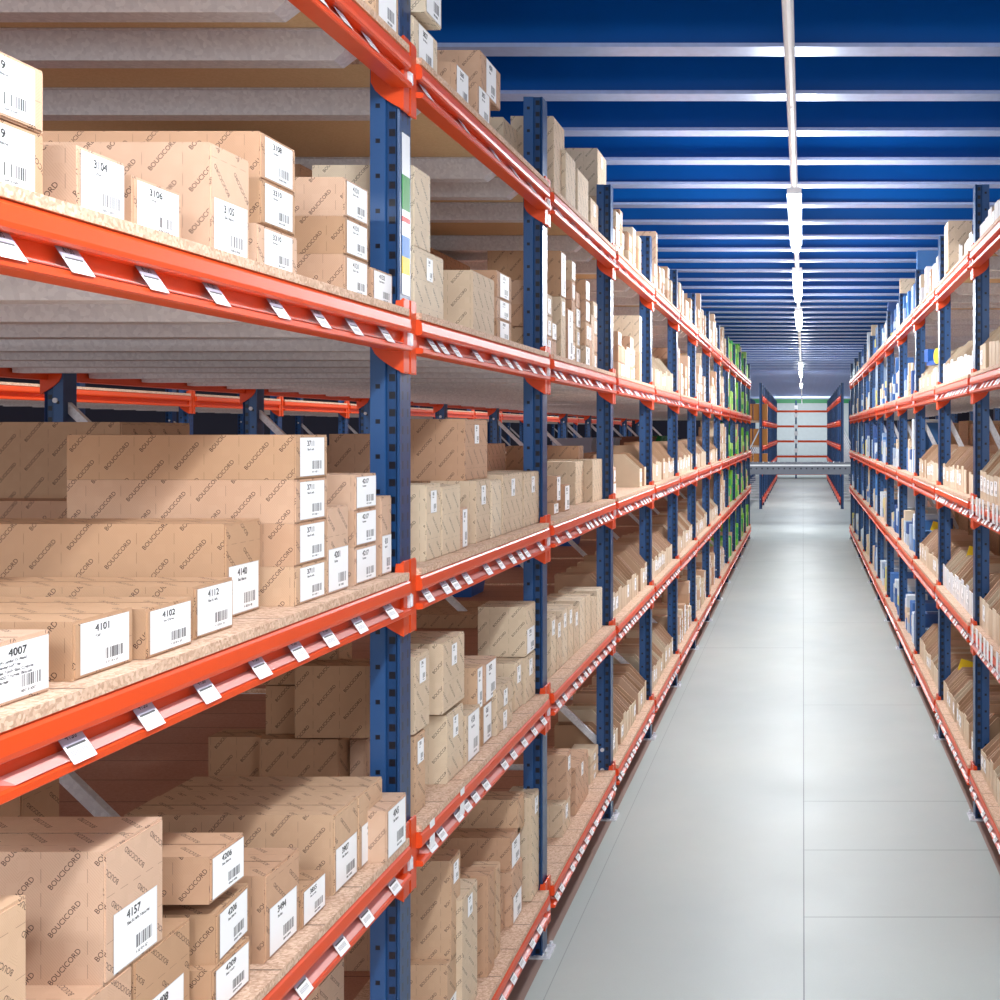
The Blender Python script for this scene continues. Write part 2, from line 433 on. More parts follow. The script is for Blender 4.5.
def beam(side, n, lvl, cards, near=True):
    y0 = YN(n - 1)
    X = XL if side == 'L' else XR
    z = BT[lvl]
    if side == 'L': r = empty('shelf_beam', (-X, y0, z), 0)
    else: r = empty('shelf_beam', (X, y0 + BL, z), math.pi)
    fr = (n if side == 'L' else n - 1)
    tag(r, 'orange beam along the %s shelf of the %s %s-hand bay' % (LV[lvl], ORD[fr], 'left' if side == 'L' else 'right'), 'shelf beam', 'orange shelf beams along the aisle')
    link('rail', ME_RAIL, r)
    if near: link('price_channel', ME_CH, r)
    link('end_connector', ME_CON, r, (0, BL, 0))
    o = link('end_connector', ME_CON, r, (0, 0, 0)); o.scale = (1, -1, 1)
    if near: link('safety_pin', ME_PIN, r, (0, BL + .03, 0))
    for y in cards: link('price_card', ME_CARD, r, (0, y, 0)).rotation_euler = (0, 0, random.uniform(-.02, .02))
    return r
def px_cards(xs, lst=XL - .03):
    return [F * lst / (VX - x) - YN(-1) for x in xs]
HAND = {(0, 3): px_cards([2, 80, 151, 209, 262, 300, 331, 361, 392]), (0, 4): px_cards([225, 304, 342, 367, 395]),
        (0, 2): px_cards([8, 78, 155, 219, 281, 323, 356, 388]), (0, 1): px_cards([320, 345, 372]), (0, 5): []}
for n in range(0, 13):
    for lvl in range(1, 6):
        if (n, lvl) in HAND: cs = [c for c in HAND[(n, lvl)] if .04 < c < BL - .02]
        elif n <= 4:
            cs = []; y = random.uniform(.06, .14)
            while y < BL - .04:
                cs.append(y); y += random.choice([.1, .14, .18, .26] if lvl != 1 else [.3, .4])
        elif n <= 7: cs = [random.uniform(.1, BL - .1) for _ in range(3)]
        else: cs = []
        r = beam('L', n, lvl, cs, n < 8)
        if n == 1 and lvl == 4:
            for y in (.10, .42): link('price_card', ME_VCARD, r, (0, y, 0))
for n in range(2, 13):
    for lvl in range(1, 6):
        cs = []
        if n <= 3 and lvl in (3, 4, 5, 2):
            y = .06
            while y < BL - .04: cs.append(y); y += random.choice([.1, .16, .3])
        r = beam('R', n, lvl, cs, n < 7)
# white tall price flags hanging on the right-hand nearest bay
ME_FLAG = None
m = MB(); m.box(.033, .0345, -.035, .035, -.06, .045); ME_FLAG = m.mesh('price_flag', [M_WHITE])
for o in [x for x in COL.objects if x.name.startswith('shelf_beam') and abs(x.location.x - XR) < .01]:
    if abs(o.location.y - (YN(1) + BL)) < .05 and (abs(o.location.z - BT[3]) < .01 or abs(o.location.z - BT[4]) < .01):
        y = .12
        while y < BL - .1: link('price_flag', ME_FLAG, o, (0, y, 0)); y += random.uniform(.11, .2)

def plain_beam(name, loc, label, L=BL, rz=0, group=None):
    r = empty(name, loc, rz); tag(r, label, 'shelf beam', group)
    o = link('rail', ME_RAIL, r); o.scale = (1, L / BL, 1)
    link('end_connector', ME_CON, r, (0, L, 0)); o = link('end_connector', ME_CON, r); o.scale = (1, -1, 1)
    return r
for n in range(0, 13):
    for lvl in (2, 3, 4):
        plain_beam('shelf_beam', (-XL - DL, YN(n), BT[lvl]) if 0 else (-XL - DL, YN(n - 1) + BL, BT[lvl]), 'orange beam on the far side of the left-hand rack, %s shelf, %s bay' % (LV[lvl], ORD[n]), rz=math.pi, group='orange beams on the back of the left-hand rack')
# ------------------------------------------------------------------ shelf boards with support bars
def board_meshes(D):
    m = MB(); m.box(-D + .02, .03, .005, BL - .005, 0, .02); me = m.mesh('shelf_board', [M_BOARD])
    bb = MB(); x0, x1 = -D + .03, -.022
    bb.quad([(x0, -.05, -.004), (x1, -.05, -.004), (x1 - .09, -.035, -.080), (x0, -.035, -.080)])
    bb.quad([(x1, .05, -.004), (x0, .05, -.004), (x0, .035, -.080), (x1 - .09, .035, -.080)])
    bb.quad([(x0, -.035, -.080), (x1 - .09, -.035, -.080), (x1 - .09, .035, -.080), (x0, .035, -.080)])
    bb.quad([(x1, -.05, -.004), (x1, .05, -.004), (x1 - .09, .035, -.080), (x1 - .09, -.035, -.080)])
    for s in (-1, 1):
        bb.box(x0, x1, s * .05 - (.012 if s < 0 else 0), s * .05 + (0 if s < 0 else .012), -.006, -.001)
    bb.box(x1 - .02, x1 + .012, -.05, .05, -.004, -.0)
    return me, bb.mesh('support_bar', [M_GALV])
BM = {'L': board_meshes(DL), 'R': board_meshes(DR)}
def board(side, n, lvl, X=None, extra=''):
    X0 = X if X is not None else (XL if side == 'L' else XR)
    me, bar = BM[side]
    if side == 'L': o = link('shelf_board', me, None, (-X0, YN(n - 1), BT[lvl]))
    else: o = link('shelf_board', me, None, (X0, YN(n - 1) + BL, BT[lvl])); o.rotation_euler = (0, 0, math.pi)
    fr = (n if side == 'L' else n - 1)
    tag(o, extra or 'chipboard deck of the %s shelf in the %s %s-hand bay' % (LV[lvl], ORD[fr], 'left' if side == 'L' else 'right'), 'shelf', 'chipboard shelves in the racks')
    for yb in ((.3, 1.25, 1.62) if lvl == 1 else (.22, .665, 1.11, 1.555)): link('support_bar', bar, o, (0, yb, 0))
    return o
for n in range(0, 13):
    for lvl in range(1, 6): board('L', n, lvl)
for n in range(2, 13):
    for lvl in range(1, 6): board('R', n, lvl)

# ------------------------------------------------------------------ cartons and file boxes
TAN = [(.58, .37, .25), (.54, .33, .21), (.62, .415, .295), (.49, .30, .18), (.60, .40, .26)]
CREAM = [(.70, .565, .41), (.66, .52, .375), (.74, .62, .47)]
WHT = [(.80, .80, .80), (.74, .76, .80)]
SPECS = []
def spec(kind, side, X, y0, y1, z0, z1, L, **kw):
    d = dict(kind=kind, side=side, X=X, y0=y0, y1=y1, z0=z0, z1=z1, L=L, col=random.choice(TAN), num=None, lab='low', rz=0, lvl=0, bay=0, txt=None)
    d.update(kw); SPECS.append(d); return d
def uvcell(k, flip=False):
    r, c = divmod(k, CN); u0, v0 = c / CN, (CN - 1 - r) / CN; e = 1 / CN
    return [(u0, v0), (u0 + e, v0), (u0 + e, v0 + e), (u0, v0 + e)]
def carton_geo(d, M, body, flap, label):
    w, h, L = d['y1'] - d['y0'], d['z1'] - d['z0'], d['L']; c = d['col']
    # local: x from -L to 0 (front at 0), y 0..w, z 0..h
    body.box(-L, 0, 0, w, 0, h, 0, M, c)
    lip = min(.018, h * .15)                      # top flap edges and tape line along the lid
    body.box(-L + .001, -.001, w / 2 - .0015, w / 2 + .0015, h, h + .0008, 0, M, tuple(x * .55 for x in c))
    cf = tuple(min(1, x * 1.06) for x in c)
    flap.box(0, .003, .004, w - .004, .003, h - .005, 0, M, cf)
    if d['lab']:
        lw = min(w - .012, .14); lh = min(h - .012, .105 if d['lab'] != 'full' else 1)
        if d['lab'] == 'small': lw, lh = min(w - .02, .06), min(h - .02, .07)
        y0 = (w - lw) / 2; z0 = .006 if d['lab'] != 'small' else h - lh - .02
        k = d['num'] if d['num'] is not None else random.randrange(20, 64)
        pts = [(.0042, y0, z0), (.0042, y0 + lw, z0), (.0042, y0 + lw, z0 + lh), (.0042, y0, z0 + lh)]
        label.quad([(M @ Vector(p)) for p in pts] if M else pts, uvcell(k))
def file_geo(d, M, body, flap, label):
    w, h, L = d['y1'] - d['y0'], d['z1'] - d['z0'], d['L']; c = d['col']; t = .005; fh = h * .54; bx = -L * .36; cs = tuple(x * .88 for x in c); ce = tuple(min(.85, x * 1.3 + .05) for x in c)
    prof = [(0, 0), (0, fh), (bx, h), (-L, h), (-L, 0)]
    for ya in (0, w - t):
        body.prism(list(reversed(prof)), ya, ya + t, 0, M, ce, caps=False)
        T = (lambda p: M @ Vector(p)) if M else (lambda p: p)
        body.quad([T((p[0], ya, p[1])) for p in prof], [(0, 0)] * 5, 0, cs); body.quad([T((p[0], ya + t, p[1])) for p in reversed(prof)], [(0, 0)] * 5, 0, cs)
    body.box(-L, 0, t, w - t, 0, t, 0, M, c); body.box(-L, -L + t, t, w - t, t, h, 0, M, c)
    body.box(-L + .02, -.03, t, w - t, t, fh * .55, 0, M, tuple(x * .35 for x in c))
    body.box(-t, 0, t, w - t, t, fh, 0, M, c)
    flap.box(0, .004, .002, w - .002, .002, fh + .006, 0, M, d.get('fc') or c)
    if d['lab']:
        lw, lh = w - .014, fh * .55; z0 = fh * .3
        k = d['num'] if d['num'] is not None else random.randrange(20, 64)
        pts = [(.0046, .007, z0), (.0046, .007 + lw, z0), (.0046, .007 + lw, z0 + lh), (.0046, .007, z0 + lh)]
        label.quad([(M @ Vector(p)) for p in pts] if M else pts, uvcell(k))
def base_pos(d):
    if d['side'] == 'L': return Vector((-d['X'], d['y0'], d['z0'])), d['rz']
    return Vector((d['X'], d['y1'], d['z0'])), math.pi + d['rz']
def size_word(d):
    w, h = d['y1'] - d['y0'], d['z1'] - d['z0']
    if d['kind'] == 'file': return 'open-topped' if w > .09 else 'narrow open-topped'
    if h > 1.8 * w: return 'tall narrow'
    if h < .6 * w: return 'flat'
    if h * w > .05: return 'large'
    return 'small' if h * w < .016 else 'square-ended'

# hand-placed cartons of the nearest left-hand bays (px of the aisle-facing end: left, right, top at left, bottom at left)
def hb(lvl, bay, xl, xr, yt, yb=None, X=1.17, L=.5, num=None, lab='low', col=None, **kw):
    y0, y1 = F * X / (VX - xl), F * X / (VX - xr)
    z1 = CH + (VY - yt) * X / (VX - xl)
    z0 = ST[lvl] if yb is None else max(ST[lvl], CH + (VY - yb) * X / (VX - xl))
    if yb is not None and z0 - ST[lvl] < .02: z0 = ST[lvl]
    y1 -= .004
    if z1 < z0 + .03: print('bad', lvl, bay, xl, xr, z0, z1)
    return spec('carton', 'L', X, y0, y1, z0 + .0005, z1, L, num=num, lab=lab, lvl=lvl, bay=bay, col=col or random.choice(TAN), **kw)
# level 2, bay 0
hb(2, 0, -45, 44, 30, 100, X=1.16, num=11, lab='full'); hb(2, 0, -45, 44, 102, X=1.16, num=11, lab='full')
hb(2, 0, 76, 125, 145, X=1.16, L=.3, num=8, lab='full'); hb(2, 0, 131, 181, 175, X=1.17, L=.3, num=9, lab='full')
hb(2, 0, 209, 249, 142, X=1.16, L=.62, num=10)
hb(2, 0, 259, 295, 131, 178, X=1.17, L=.62, num=13, lab='full'); hb(2, 0, 259, 295, 178, 223, X=1.17, L=.62, num=14, lab='full'); hb(2, 0, 256, 297, 223, X=1.155, L=.55, num=14, lab='full')
hb(2, 0, 343, 368, 177, 216, num=15, L=.32, lab='full'); hb(2, 0, 343, 368, 216, 254, num=15, L=.32, lab='full'); hb(2, 0, 343, 368, 254, num=15, L=.32, lab='full')
hb(2, 0, 371, 392, 267, num=16, L=.2, lab='full')
hb(2, 0, 300, 341, 164, X=1.75, L=.7, lab=None)
# level 2, bay 1
hb(2, 1, 413, 430, 165, 246, X=1.16, L=.3, lab=None, col=CREAM[2]); hb(2, 1, 413, 443, 245, X=1.15, L=.25, lab='small', col=CREAM[2])
hb(2, 1, 472, 494, 270, X=1.17, L=.3, lab=None, col=CREAM[1]); 
for a, c in ((270, 297), (297, 318), (318, None)): hb(2, 1, 496, 511, a, c, X=1.18, L=.25)
hb(2, 1, 540, 546, 280, 305, X=1.2, L=.3, lab='full'); hb(2, 1, 534, 545, 304, 326, X=1.2, L=.22, lab='full'); hb(2, 1, 535, 545, 325, X=1.2, L=.22, lab='full')
hb(2, 1, 430, 470, 247, X=1.95, L=.9, lab=None, col=TAN[1])
# level 3, bay 0
hb(3, 0, -15, 50, 646, X=1.166, num=0, lab='full', L=.45); hb(3, 0, 72, 133, 622, X=1.17, num=1, lab='full'); hb(3, 0, 145, 192, 609, X=1.155, num=2, lab='full', L=.55)
hb(3, 0, 193, 233, 587, X=1.17, num=3, lab='full', L=.5)
hb(3, 0, 224, 260, 524, X=1.23, num=4, L=.62)
for i, (a, c) in enumerate(((435, 480), (480, 524), (524, 567), (567, None))): hb(3, 0, 294, 327, a, c, X=1.165, num=12, lab='full', L=.52)
hb(3, 0, 326, 348, 508, X=1.165, num=17, L=.2)
for a, c in ((475, 511), (511, 548), (548, None)): hb(3, 0, 354, 376, a, c, X=1.165, num=18, lab='full', L=.2 if a < 548 else .14)
hb(3, 0, 380, 391, 497, X=1.17, num=19, L=.12)
hb(3, 0, 120, 190, 422, 500, X=1.95, L=.62, lab=None); hb(3, 0, 100, 190, 501, X=1.93, L=.62, lab=None)
hb(3, 0, 371, 391, 434, X=1.45, L=.14, lab=None); 
# level 3, bay 1
hb(3, 1, 425, 440, 485, X=1.165, L=.14, lab='small', col=CREAM[0]); hb(3, 1, 441, 460, 487, X=1.165, L=.2, lab=None, col=CREAM[0]); hb(3, 1, 461, 467, 508, X=1.165, L=.15, lab='full')
hb(3, 1, 475, 490, 481, X=1.175, L=.16, lab='small', col=CREAM[1]); hb(3, 1, 464, 487, 419, 481, X=1.22, L=.26, lab='small', col=TAN[1])
for a, c, t in ((491, 501, 481), (502, 522, 475), (523, 541, 473)): hb(3, 1, a, c, t, X=1.17, L=.2, lab='small' if a > 500 else None, col=CREAM[a % 3])
hb(3, 1, 487, 505, 444, X=1.72, L=.32, lab=None); hb(3, 1, 419, 435, 446, X=1.75, L=.5, lab=None)
hb(3, 1, 466, 486, 428, 446, X=2.2, L=.4, lab=None)
# level 3, bay 2
hb(3, 2, 578, 583, 446, 482, X=1.32, L=.42, lab=None, col=TAN[1]); hb(3, 2, 576, 584, 481, X=1.32, L=.4, lab=None)
hb(3, 2, 556, 560, 476, 502, X=1.2, L=.12, lab='full'); hb(3, 2, 553, 558, 503, X=1.2, L=.1, lab='full')
hb(3, 2, 564, 569, 485, X=1.2, L=.12, lab='full')
for a, c in ((462, 483), (483, 497), (497, None)): hb(3, 2, 575, 591, a, c, X=1.25, L=.25, lab=None, col=CREAM[0])
hb(3, 2, 592, 602, 460, X=1.2, L=.3, lab=None, col=CREAM[1])
# level 4, bay 0
hb(4, 0, -60, 27, 946, X=1.2, L=.4, lab='low')
hb(4, 0, 103, 163, 852, 986, X=1.2, num=5, L=.62); hb(4, 0, 133, 190, 962, X=1.2, L=.45); hb(4, 0, 83, 132, 1001, X=1.2, L=.45)
hb(4, 0, -10, 78, 1100, X=1.18, L=.3, lab='low')
hb(4, 0, 209, 244, 857, 905, X=1.17, num=6, lab='full', L=.3); hb(4, 0, 215, 254, 914, 966, X=1.17, num=6, lab='full', L=.3, rz=.07); hb(4, 0, 211, 250, 971, X=1.165, num=7, lab='full', L=.35)
hb(4, 0, 264, 299, 876, X=1.17, L=.4); hb(4, 0, 301, 325, 891, X=1.165, L=.35, lab='full')
hb(4, 0, 333, 357, 815, X=1.17, L=.52); hb(4, 0, 357.2, 382, 796.5, X=1.17, L=.52)
hb(4, 0, 385, 406, 811, X=1.12, L=.2, lab='full')
for X, a, c, t, bt in ((1.42, 338, 352, 739, None), (1.60, 286, 300, 737, None), (1.43, 343, 357, 686, 738), (1.30, 374, 388, 666, 738), (1.45, 337, 352, 641, 685)):
    hb(4, 0, a, c, t, bt, X=X, L=.24, lab=None, col=TAN[3])
hb(4, 0, 366, 385, 740, X=1.36, L=.05, lab=None); 
hb(4, 0, 20, 60, 778, X=1.75, L=.3, lab='low')
# level 4, bay 1
hb(4, 1, 414, 425, 737, X=1.17, L=.1, lab='small', col=TAN[4]); hb(4, 1, 414, 429, 657, 735, X=1.17, L=.1, lab='small', col=CREAM[1])
hb(4, 1, 446, 463, 716, X=1.17, L=.14, lab='small', col=CREAM[0]); hb(4, 1, 442, 464, 644, 715, X=1.17, L=.22, lab='small', col=CREAM[1])
hb(4, 1, 465, 480, 716, X=1.17, L=.05, lab='full', col=CREAM[1]); hb(4, 1, 476, 482, 668, 712, X=1.18, L=.07, lab='full')
hb(4, 1, 484, 496, 664, 705, X=1.18, L=.16, lab='full'); hb(4, 1, 482, 491, 706, X=1.18, L=.04, lab='full')
hb(4, 1, 496, 513, 691, 713, X=1.165, L=.07, lab='small', col=CREAM[1]); hb(4, 1, 496, 512, 713, X=1.165, L=.07, lab='small', col=CREAM[1])
hb(4, 1, 514, 522, 664, X=1.19, L=.12, lab='small', col=CREAM[0])
hb(4, 1, 525, 535, 658, X=1.18, L=.08, lab='small', col=CREAM[0]); hb(4, 1, 525, 535, 607, 657, X=1.18, L=.2, lab='low', col=CREAM[0])
hb(4, 1, 480, 505, 615, X=1.9, L=.7, lab=None, col=TAN[3])
# level 4, bay 2: long row of equal upright cartons
for i in range(9):
    a = 550 + i * 5.8; hb(4, 2, a, a + 5.5, 618 - i * 3.4 + (6 if i % 3 == 1 else 0), X=1.19, L=.22, lab='small' if i < 5 else None, col=CREAM[i % 3])
# level 5, bay 1
hb(5, 1, 450, 460, 861, 963, X=1.19, L=.2, lab='small', col=TAN[4]); hb(5, 1, 446, 457, 965, X=1.19, L=.2, lab='low', col=TAN[4])
hb(5, 1, 461, 477, 900, X=1.17, L=.1, lab='small', col=CREAM[1]); hb(5, 1, 487, 494, 876, X=1.17, L=.15, lab=None); hb(5, 1, 495, 500, 868, X=1.18, L=.1, lab=None)
hb(5, 1, 501, 508, 890, X=1.22, L=.1, lab=None)
hb(5, 1, 511, 522, 873, X=1.19, L=.25, lab='low', col=TAN[0]); hb(5, 1, 510, 520, 838, 872, X=1.2, L=.34, lab='low'); hb(5, 1, 517, 524, 800, 835, X=1.2, L=.34, lab=None, col=TAN[4])
hb(5, 1, 531, 540, 798, X=1.17, L=.12, lab='small', col=CREAM[0])
hb(5, 1, 420, 444, 930, X=2.0, L=.6, lab=None, col=TAN[4])
# level 5, bay 2
hb(5, 2, 566, 571, 755, 801, X=1.2, L=.14, lab='small'); hb(5, 2, 562, 570, 806, X=1.2, L=.12, lab='small', col=CREAM[1])
hb(5, 2, 575, 588, 768, X=1.2, L=.1, lab='small', col=TAN[0])
for a, c in ((756, 766), (767, 776), (776, None)): hb(5, 2, 590, 598, a, c, X=1.22, L=.14, lab='small', col=CREAM[0])
# level 5, bay 0 (just peeks in below)
hb(5, 0, 318, 344, 985, X=1.3, L=.4, lab=None); hb(5, 0, 376, 398, 880, X=1.6, L=.7, lab=None); hb(5, 0, 352, 374, 960, X=1.75, L=.6, lab=None)
# level 1
hb(1, 0, 374, 398, -40, X=1.14, L=.12, lab='full'); hb(1, 0, 350, 373, -30, X=1.17, L=.2, lab='full')
hb(1, 1, 412, 437, 15, X=1.15, L=.2, lab='full', col=CREAM[2]); hb(1, 1, 424, 441, -40, 12, X=1.12, L=.25, lab='full', col=CREAM[2])
hb(1, 1, 455, 468, 62, X=1.15, L=.22, lab='full', col=TAN[0]); hb(1, 1, 476, 490, 82, X=1.15, L=.2, lab='full', col=TAN[0]); hb(1, 1, 480, 500, 50, 90, X=1.16, L=.35, lab='full', col=TAN[0])
hb(1, 1, 503, 518, 117, X=1.35, L=.16, lab=None, col=CREAM[0])
hb(1, 2, 553, 564, 116, X=1.18, L=.2, lab=None, col=CREAM[1]); hb(1, 2, 565, 575, 150, X=1.16, L=.15, lab=None, col=CREAM[2])
hb(1, 2, 597, 606, 148, 196, X=1.25, L=.4, lab='small', col=CREAM[0]); hb(1, 2, 590, 598, 197, X=1.22, L=.2, lab='small', col=CREAM[0]); hb(1, 2, 577, 588, 168, X=1.18, L=.15, lab=None, col=CREAM[2])

def fill(side, n, lvl, style, a=None, c=None, maxh=.5):
    X0 = (XL if side == 'L' else XR); y = YN(n - 1) + .02 if a is None else a; end = YN(n) - .12 if c is None else c
    while y < end - .05:
        if style == 'file':
            w = random.uniform(.085, .125); h = random.uniform(.235, .315)
            if side == 'R' and lvl in (1, 2): h *= .95
            k = random.choice([0, 1, 2, 3]); wf = side == 'R' and (lvl, n) in ((1, 2), (1, 3), (2, 3), (4, 3), (1, 4))
            spec('file', side, X0 + .03, y, y + w, ST[lvl], ST[lvl] + h, .33, col=random.choice(CREAM if lvl < 3 else TAN + [CREAM[0]]),
                 fc=random.choice(WHT if wf else CREAM), lvl=lvl, bay=n, lab='low' if random.random() < .45 else None)
            y += w + random.uniform(.004, .022)
            if random.random() < .08: y += .12
        else:
            w = random.uniform(.09, .17)
            if y + w > end: break
            total = random.uniform(.18, maxh); z = ST[lvl]; X = X0 + .02 + random.uniform(0, .04); L = random.uniform(.2, .4)
            tall = random.random() < .35
            while z < ST[lvl] + total - .05:
                h = random.uniform(.08, .13) if not tall else random.uniform(.22, .34)
                if z + h > ST[lvl] + .6: break
                cl = random.choice(CREAM + TAN) if side == 'L' else random.choice(CREAM + WHT + TAN)
                if style == 'green' and random.random() < .75: cl = random.choice([(.20, .55, .06), (.05, .38, .10), (.45, .7, .2)])
                if style == 'mixed': cl = random.choice([(.04, .16, .45), (.65, .74, .82), (.6, .68, .76), (.03, .10, .30), (.05, .2, .5), (.5, .6, .7), CREAM[0], (.65, .6, .2) if random.random() < .3 else (.3, .42, .6)])
                spec('carton', side, X, y, y + w, z + .0005, z + h, L, lvl=lvl, bay=n, col=cl, lab=random.choice(['full', 'low', 'small', 'small', None]) if style == 'carton' else None)
                z += h + .001
            y += w + random.uniform(.002, .02)
            if random.random() < .1: y += .15
# left-hand bays beyond the hand-placed ones
fill('L', 2, 2, 'carton', maxh=.5); fill('L', 3, 2, 'carton', maxh=.34); fill('L', 4, 2, 'file'); fill('L', 5, 2, 'carton', maxh=.4)
fill('L', 3, 1, 'carton', maxh=.34); fill('L', 4, 1, 'carton', maxh=.35); fill('L', 5, 1, 'carton', maxh=.35)
fill('L', 3, 3, 'file', YN(3) - .5); fill('L', 3, 3, 'carton', YN(2) + .02, YN(2) + .35, .3); fill('L', 4, 3, 'file'); fill('L', 5, 3, 'file')
fill('L', 3, 4, 'file'); fill('L', 4, 4, 'file'); fill('L', 5, 4, 'file')
fill('L', 3, 5, 'file'); fill('L', 4, 5, 'file'); fill('L', 5, 5, 'carton', maxh=.4)
hb(3, 3, 627, 640, 453, X=1.62, L=.4, lab=None)
for n in range(6, 13):
    for lvl in range(1, 6):
        fill('L', n, lvl, 'green' if n >= 9 else ('file' if (lvl in (3, 4) and n < 8) else 'carton'), maxh=.45)
for lvl, s in ((1, 'file'), (2, 'file'), (3, 'file'), (4, 'file'), (5, 'file')):
    for n in (2, 3): fill('R', n, lvl, s)
    fill('R', 4, lvl, 'file' if lvl in (2, 3, 4, 5) else 'carton', maxh=.3)
for n in range(5, 13):
    for lvl in range(1, 6): fill('R', n, lvl, 'mixed' if n > 4 else 'carton', maxh=.34)
# one big carton standing proud on the right-hand top shelf
spec('carton', 'R', .985, 8.12, 8.34, ST[1], ST[1] + .33, .16, lvl=1, bay=3, lab='small', col=CREAM[1], txt='pale carton lying across white file boxes on the right-hand top shelf')
spec('carton', 'R', 1.05, 10.6, 10.85, 1.93, 2.9, .05, lvl=3, bay=4, lab=None, col=TAN[2], txt='tall thin flat-packed carton standing upright on the right-hand middle shelf') if 0 else None
# large plain cartons at the back of the racks
for n in range(2, 7):
    for lvl in (3, 4, 5):
        for j in range(2):
            y = YN(n - 1) + .12 + .82 * j
            spec('carton', 'R', XR + .62, y, y + .74, ST[lvl], ST[lvl] + random.uniform(.28, .52), .4, lvl=lvl, bay=n, lab=None, col=TAN[3], back=True)
for n in (2, 3, 4, 5):
    for lvl in (3,):
        y = YN(n - 1) + .2
        spec('carton', 'L', 2.3, y, y + .5, ST[lvl], ST[lvl] + .2, .5, lvl=lvl, bay=n, lab=None, col=TAN[1], back=True)

SPECS.sort(key=lambda d: d['y0'])
def emit(kind, geo, nm, cat, groupfmt, limit):
    ds = [d for d in SPECS if d['kind'] == kind]
    # size in the picture
    cnt = {}
    big = sorted(ds, key=lambda d: -((d['z1'] - d['z0']) * ((d['y1'] - d['y0']) * d['X'] / d['y0'] + .35 * d['L']) / d['y0'] ** 2))[:limit]
    ids = set(id(d) for d in big)
    rest = MB(); restf = MB(); restl = MB()
    for d in ds:
        p, rz = base_pos(d)
        if id(d) in ids:
            bd, fl, lb = MB(), MB(), MB(); geo(d, None, bd, fl, lb)
            o = bd.build(nm, M_CARTON if (d['col'] in TAN + CREAM and kind == 'carton') else M_PLAIN, None, p); o.rotation_euler = (0, 0, rz)
            fl.build('end_flap' if kind == 'carton' else 'front_panel', M_CARTON if (d['col'] in TAN + CREAM and kind == 'carton') else M_PLAIN, o)
            if lb.f: lb.build('paper_label', M_LABEL, o)
            key = (d['side'], d['bay'], d['lvl']); lst = cnt.setdefault(key, []); i = len(lst); lst.append(d)
            sd = 'left-hand' if d['side'] == 'L' else 'right-hand'
            br = d['bay'] if d['side'] == 'L' else d['bay'] - 1
            if d['txt']: t = d['txt']
            elif d['num'] is not None and sum(1 for q in ds if q['num'] == d['num']) == 1:
                t = '%s %s printed %s on its white label, %s shelf, %s left-hand bay' % (size_word(d), 'kraft carton', NUMS[d['num']], LV[d['lvl']], ORD[br])
            else:
                t = '%s %s%s, %s from the near end, %s shelf, %s %s bay' % (size_word(d), 'labelled ' if d['lab'] else 'unlabelled ', 'carton' if kind == 'carton' else 'file box', ORD[i], LV[d['lvl']], ORD[br], sd)
            tag(o, t, cat, groupfmt % (LV[d['lvl']], sd))
        else:
            M = Matrix.Translation(p) @ Matrix.Rotation(rz, 4, 'Z')
            geo(d, M, rest, restf, restl)
    if rest.f:
        for a, off, mi in ((restf, 0, 0), (restl, 0, 1)):
            b0 = len(rest.v); rest.v += a.v; rest.f += [tuple(i + b0 for i in f) for f in a.f]; rest.uv += a.uv; rest.c += a.c; rest.m += [mi] * len(a.f)
        o = rest.build(nm, [M_PLAIN, M_LABEL])
        tag(o, 'dense run of small %ses filling the shelves deep down the aisle' % nm.replace('_', ' '), cat, kind='stuff')
    print(kind, len(ds), len(big))
emit('carton', carton_geo, 'cardboard_box', 'box', 'kraft cartons on the %s shelf of the %s rack', 296)
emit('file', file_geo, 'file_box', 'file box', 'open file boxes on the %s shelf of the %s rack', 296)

# ------------------------------------------------------------------ other rack rows and loose goods seen through the gaps
ROWX = 5.6
for n in range(2, 20):
    place(PF_L, (-ROWX, YN(n) - .05, 0), 0, 'blue rack frame across the next aisle, %s in its row' % ORD[n - 2], 'rack frame', 'blue rack frames in the next row')
    for lvl in (2, 3):
        r = plain_beam('shelf_beam', (-ROWX, YN(n - 1), BT[lvl]), 'orange beam across the next aisle, %s shelf, %s bay' % (LV[lvl], ORD[n - 2]), group='orange beams in the next row')
        board('L', n, lvl, ROWX, 'chipboard deck across the next aisle, %s shelf, %s bay' % (LV[lvl], ORD[n - 2]))
def crate(loc, sx, sy, sz, mat, label, rz=0):
    m = MB(); t = .006
    prof_b = [(-sx / 2 + .02, -sy / 2 + .02), (sx / 2 - .02, -sy / 2 + .02), (sx / 2 - .02, sy / 2 - .02), (-sx / 2 + .02, sy / 2 - .02)]
    prof_t = [(-sx / 2, -sy / 2), (sx / 2, -sy / 2), (sx / 2, sy / 2), (-sx / 2, sy / 2)]
    for i in range(4):
        j = (i + 1) % 4
        m.quad([(*prof_b[i], 0), (*prof_b[j], 0), (*prof_t[j], sz), (*prof_t[i], sz)])
        a, b_ = prof_t[i], prof_t[j]
        m.quad([(b_[0] * .96, b_[1] * .96, sz), (a[0] * .96, a[1] * .96, sz), (prof_b[i][0] * .96, prof_b[i][1] * .96, t), (prof_b[j][0] * .96, prof_b[j][1] * .96, t)])
    m.quad([(*p, 0) for p in reversed(prof_b)]); m.quad([(p[0] * .96, p[1] * .96, t) for p in prof_b])
    o = m.build('storage_crate', mat, None, loc); o.rotation_euler = (0, 0, rz)
    rm = MB(); e = .015
    rm.box(-sx / 2 - e, sx / 2 + e, -sy / 2 - e, -sy / 2, sz - .03, sz); rm.box(-sx / 2 - e, sx / 2 + e, sy / 2, sy / 2 + e, sz - .03, sz)
    rm.box(-sx / 2 - e, -sx / 2, -sy / 2, sy / 2, sz - .03, sz); rm.box(sx / 2, sx / 2 + e, -sy / 2, sy / 2, sz - .03, sz)
    rm.build('rim', mat, o); tag(o, label, 'crate'); return o
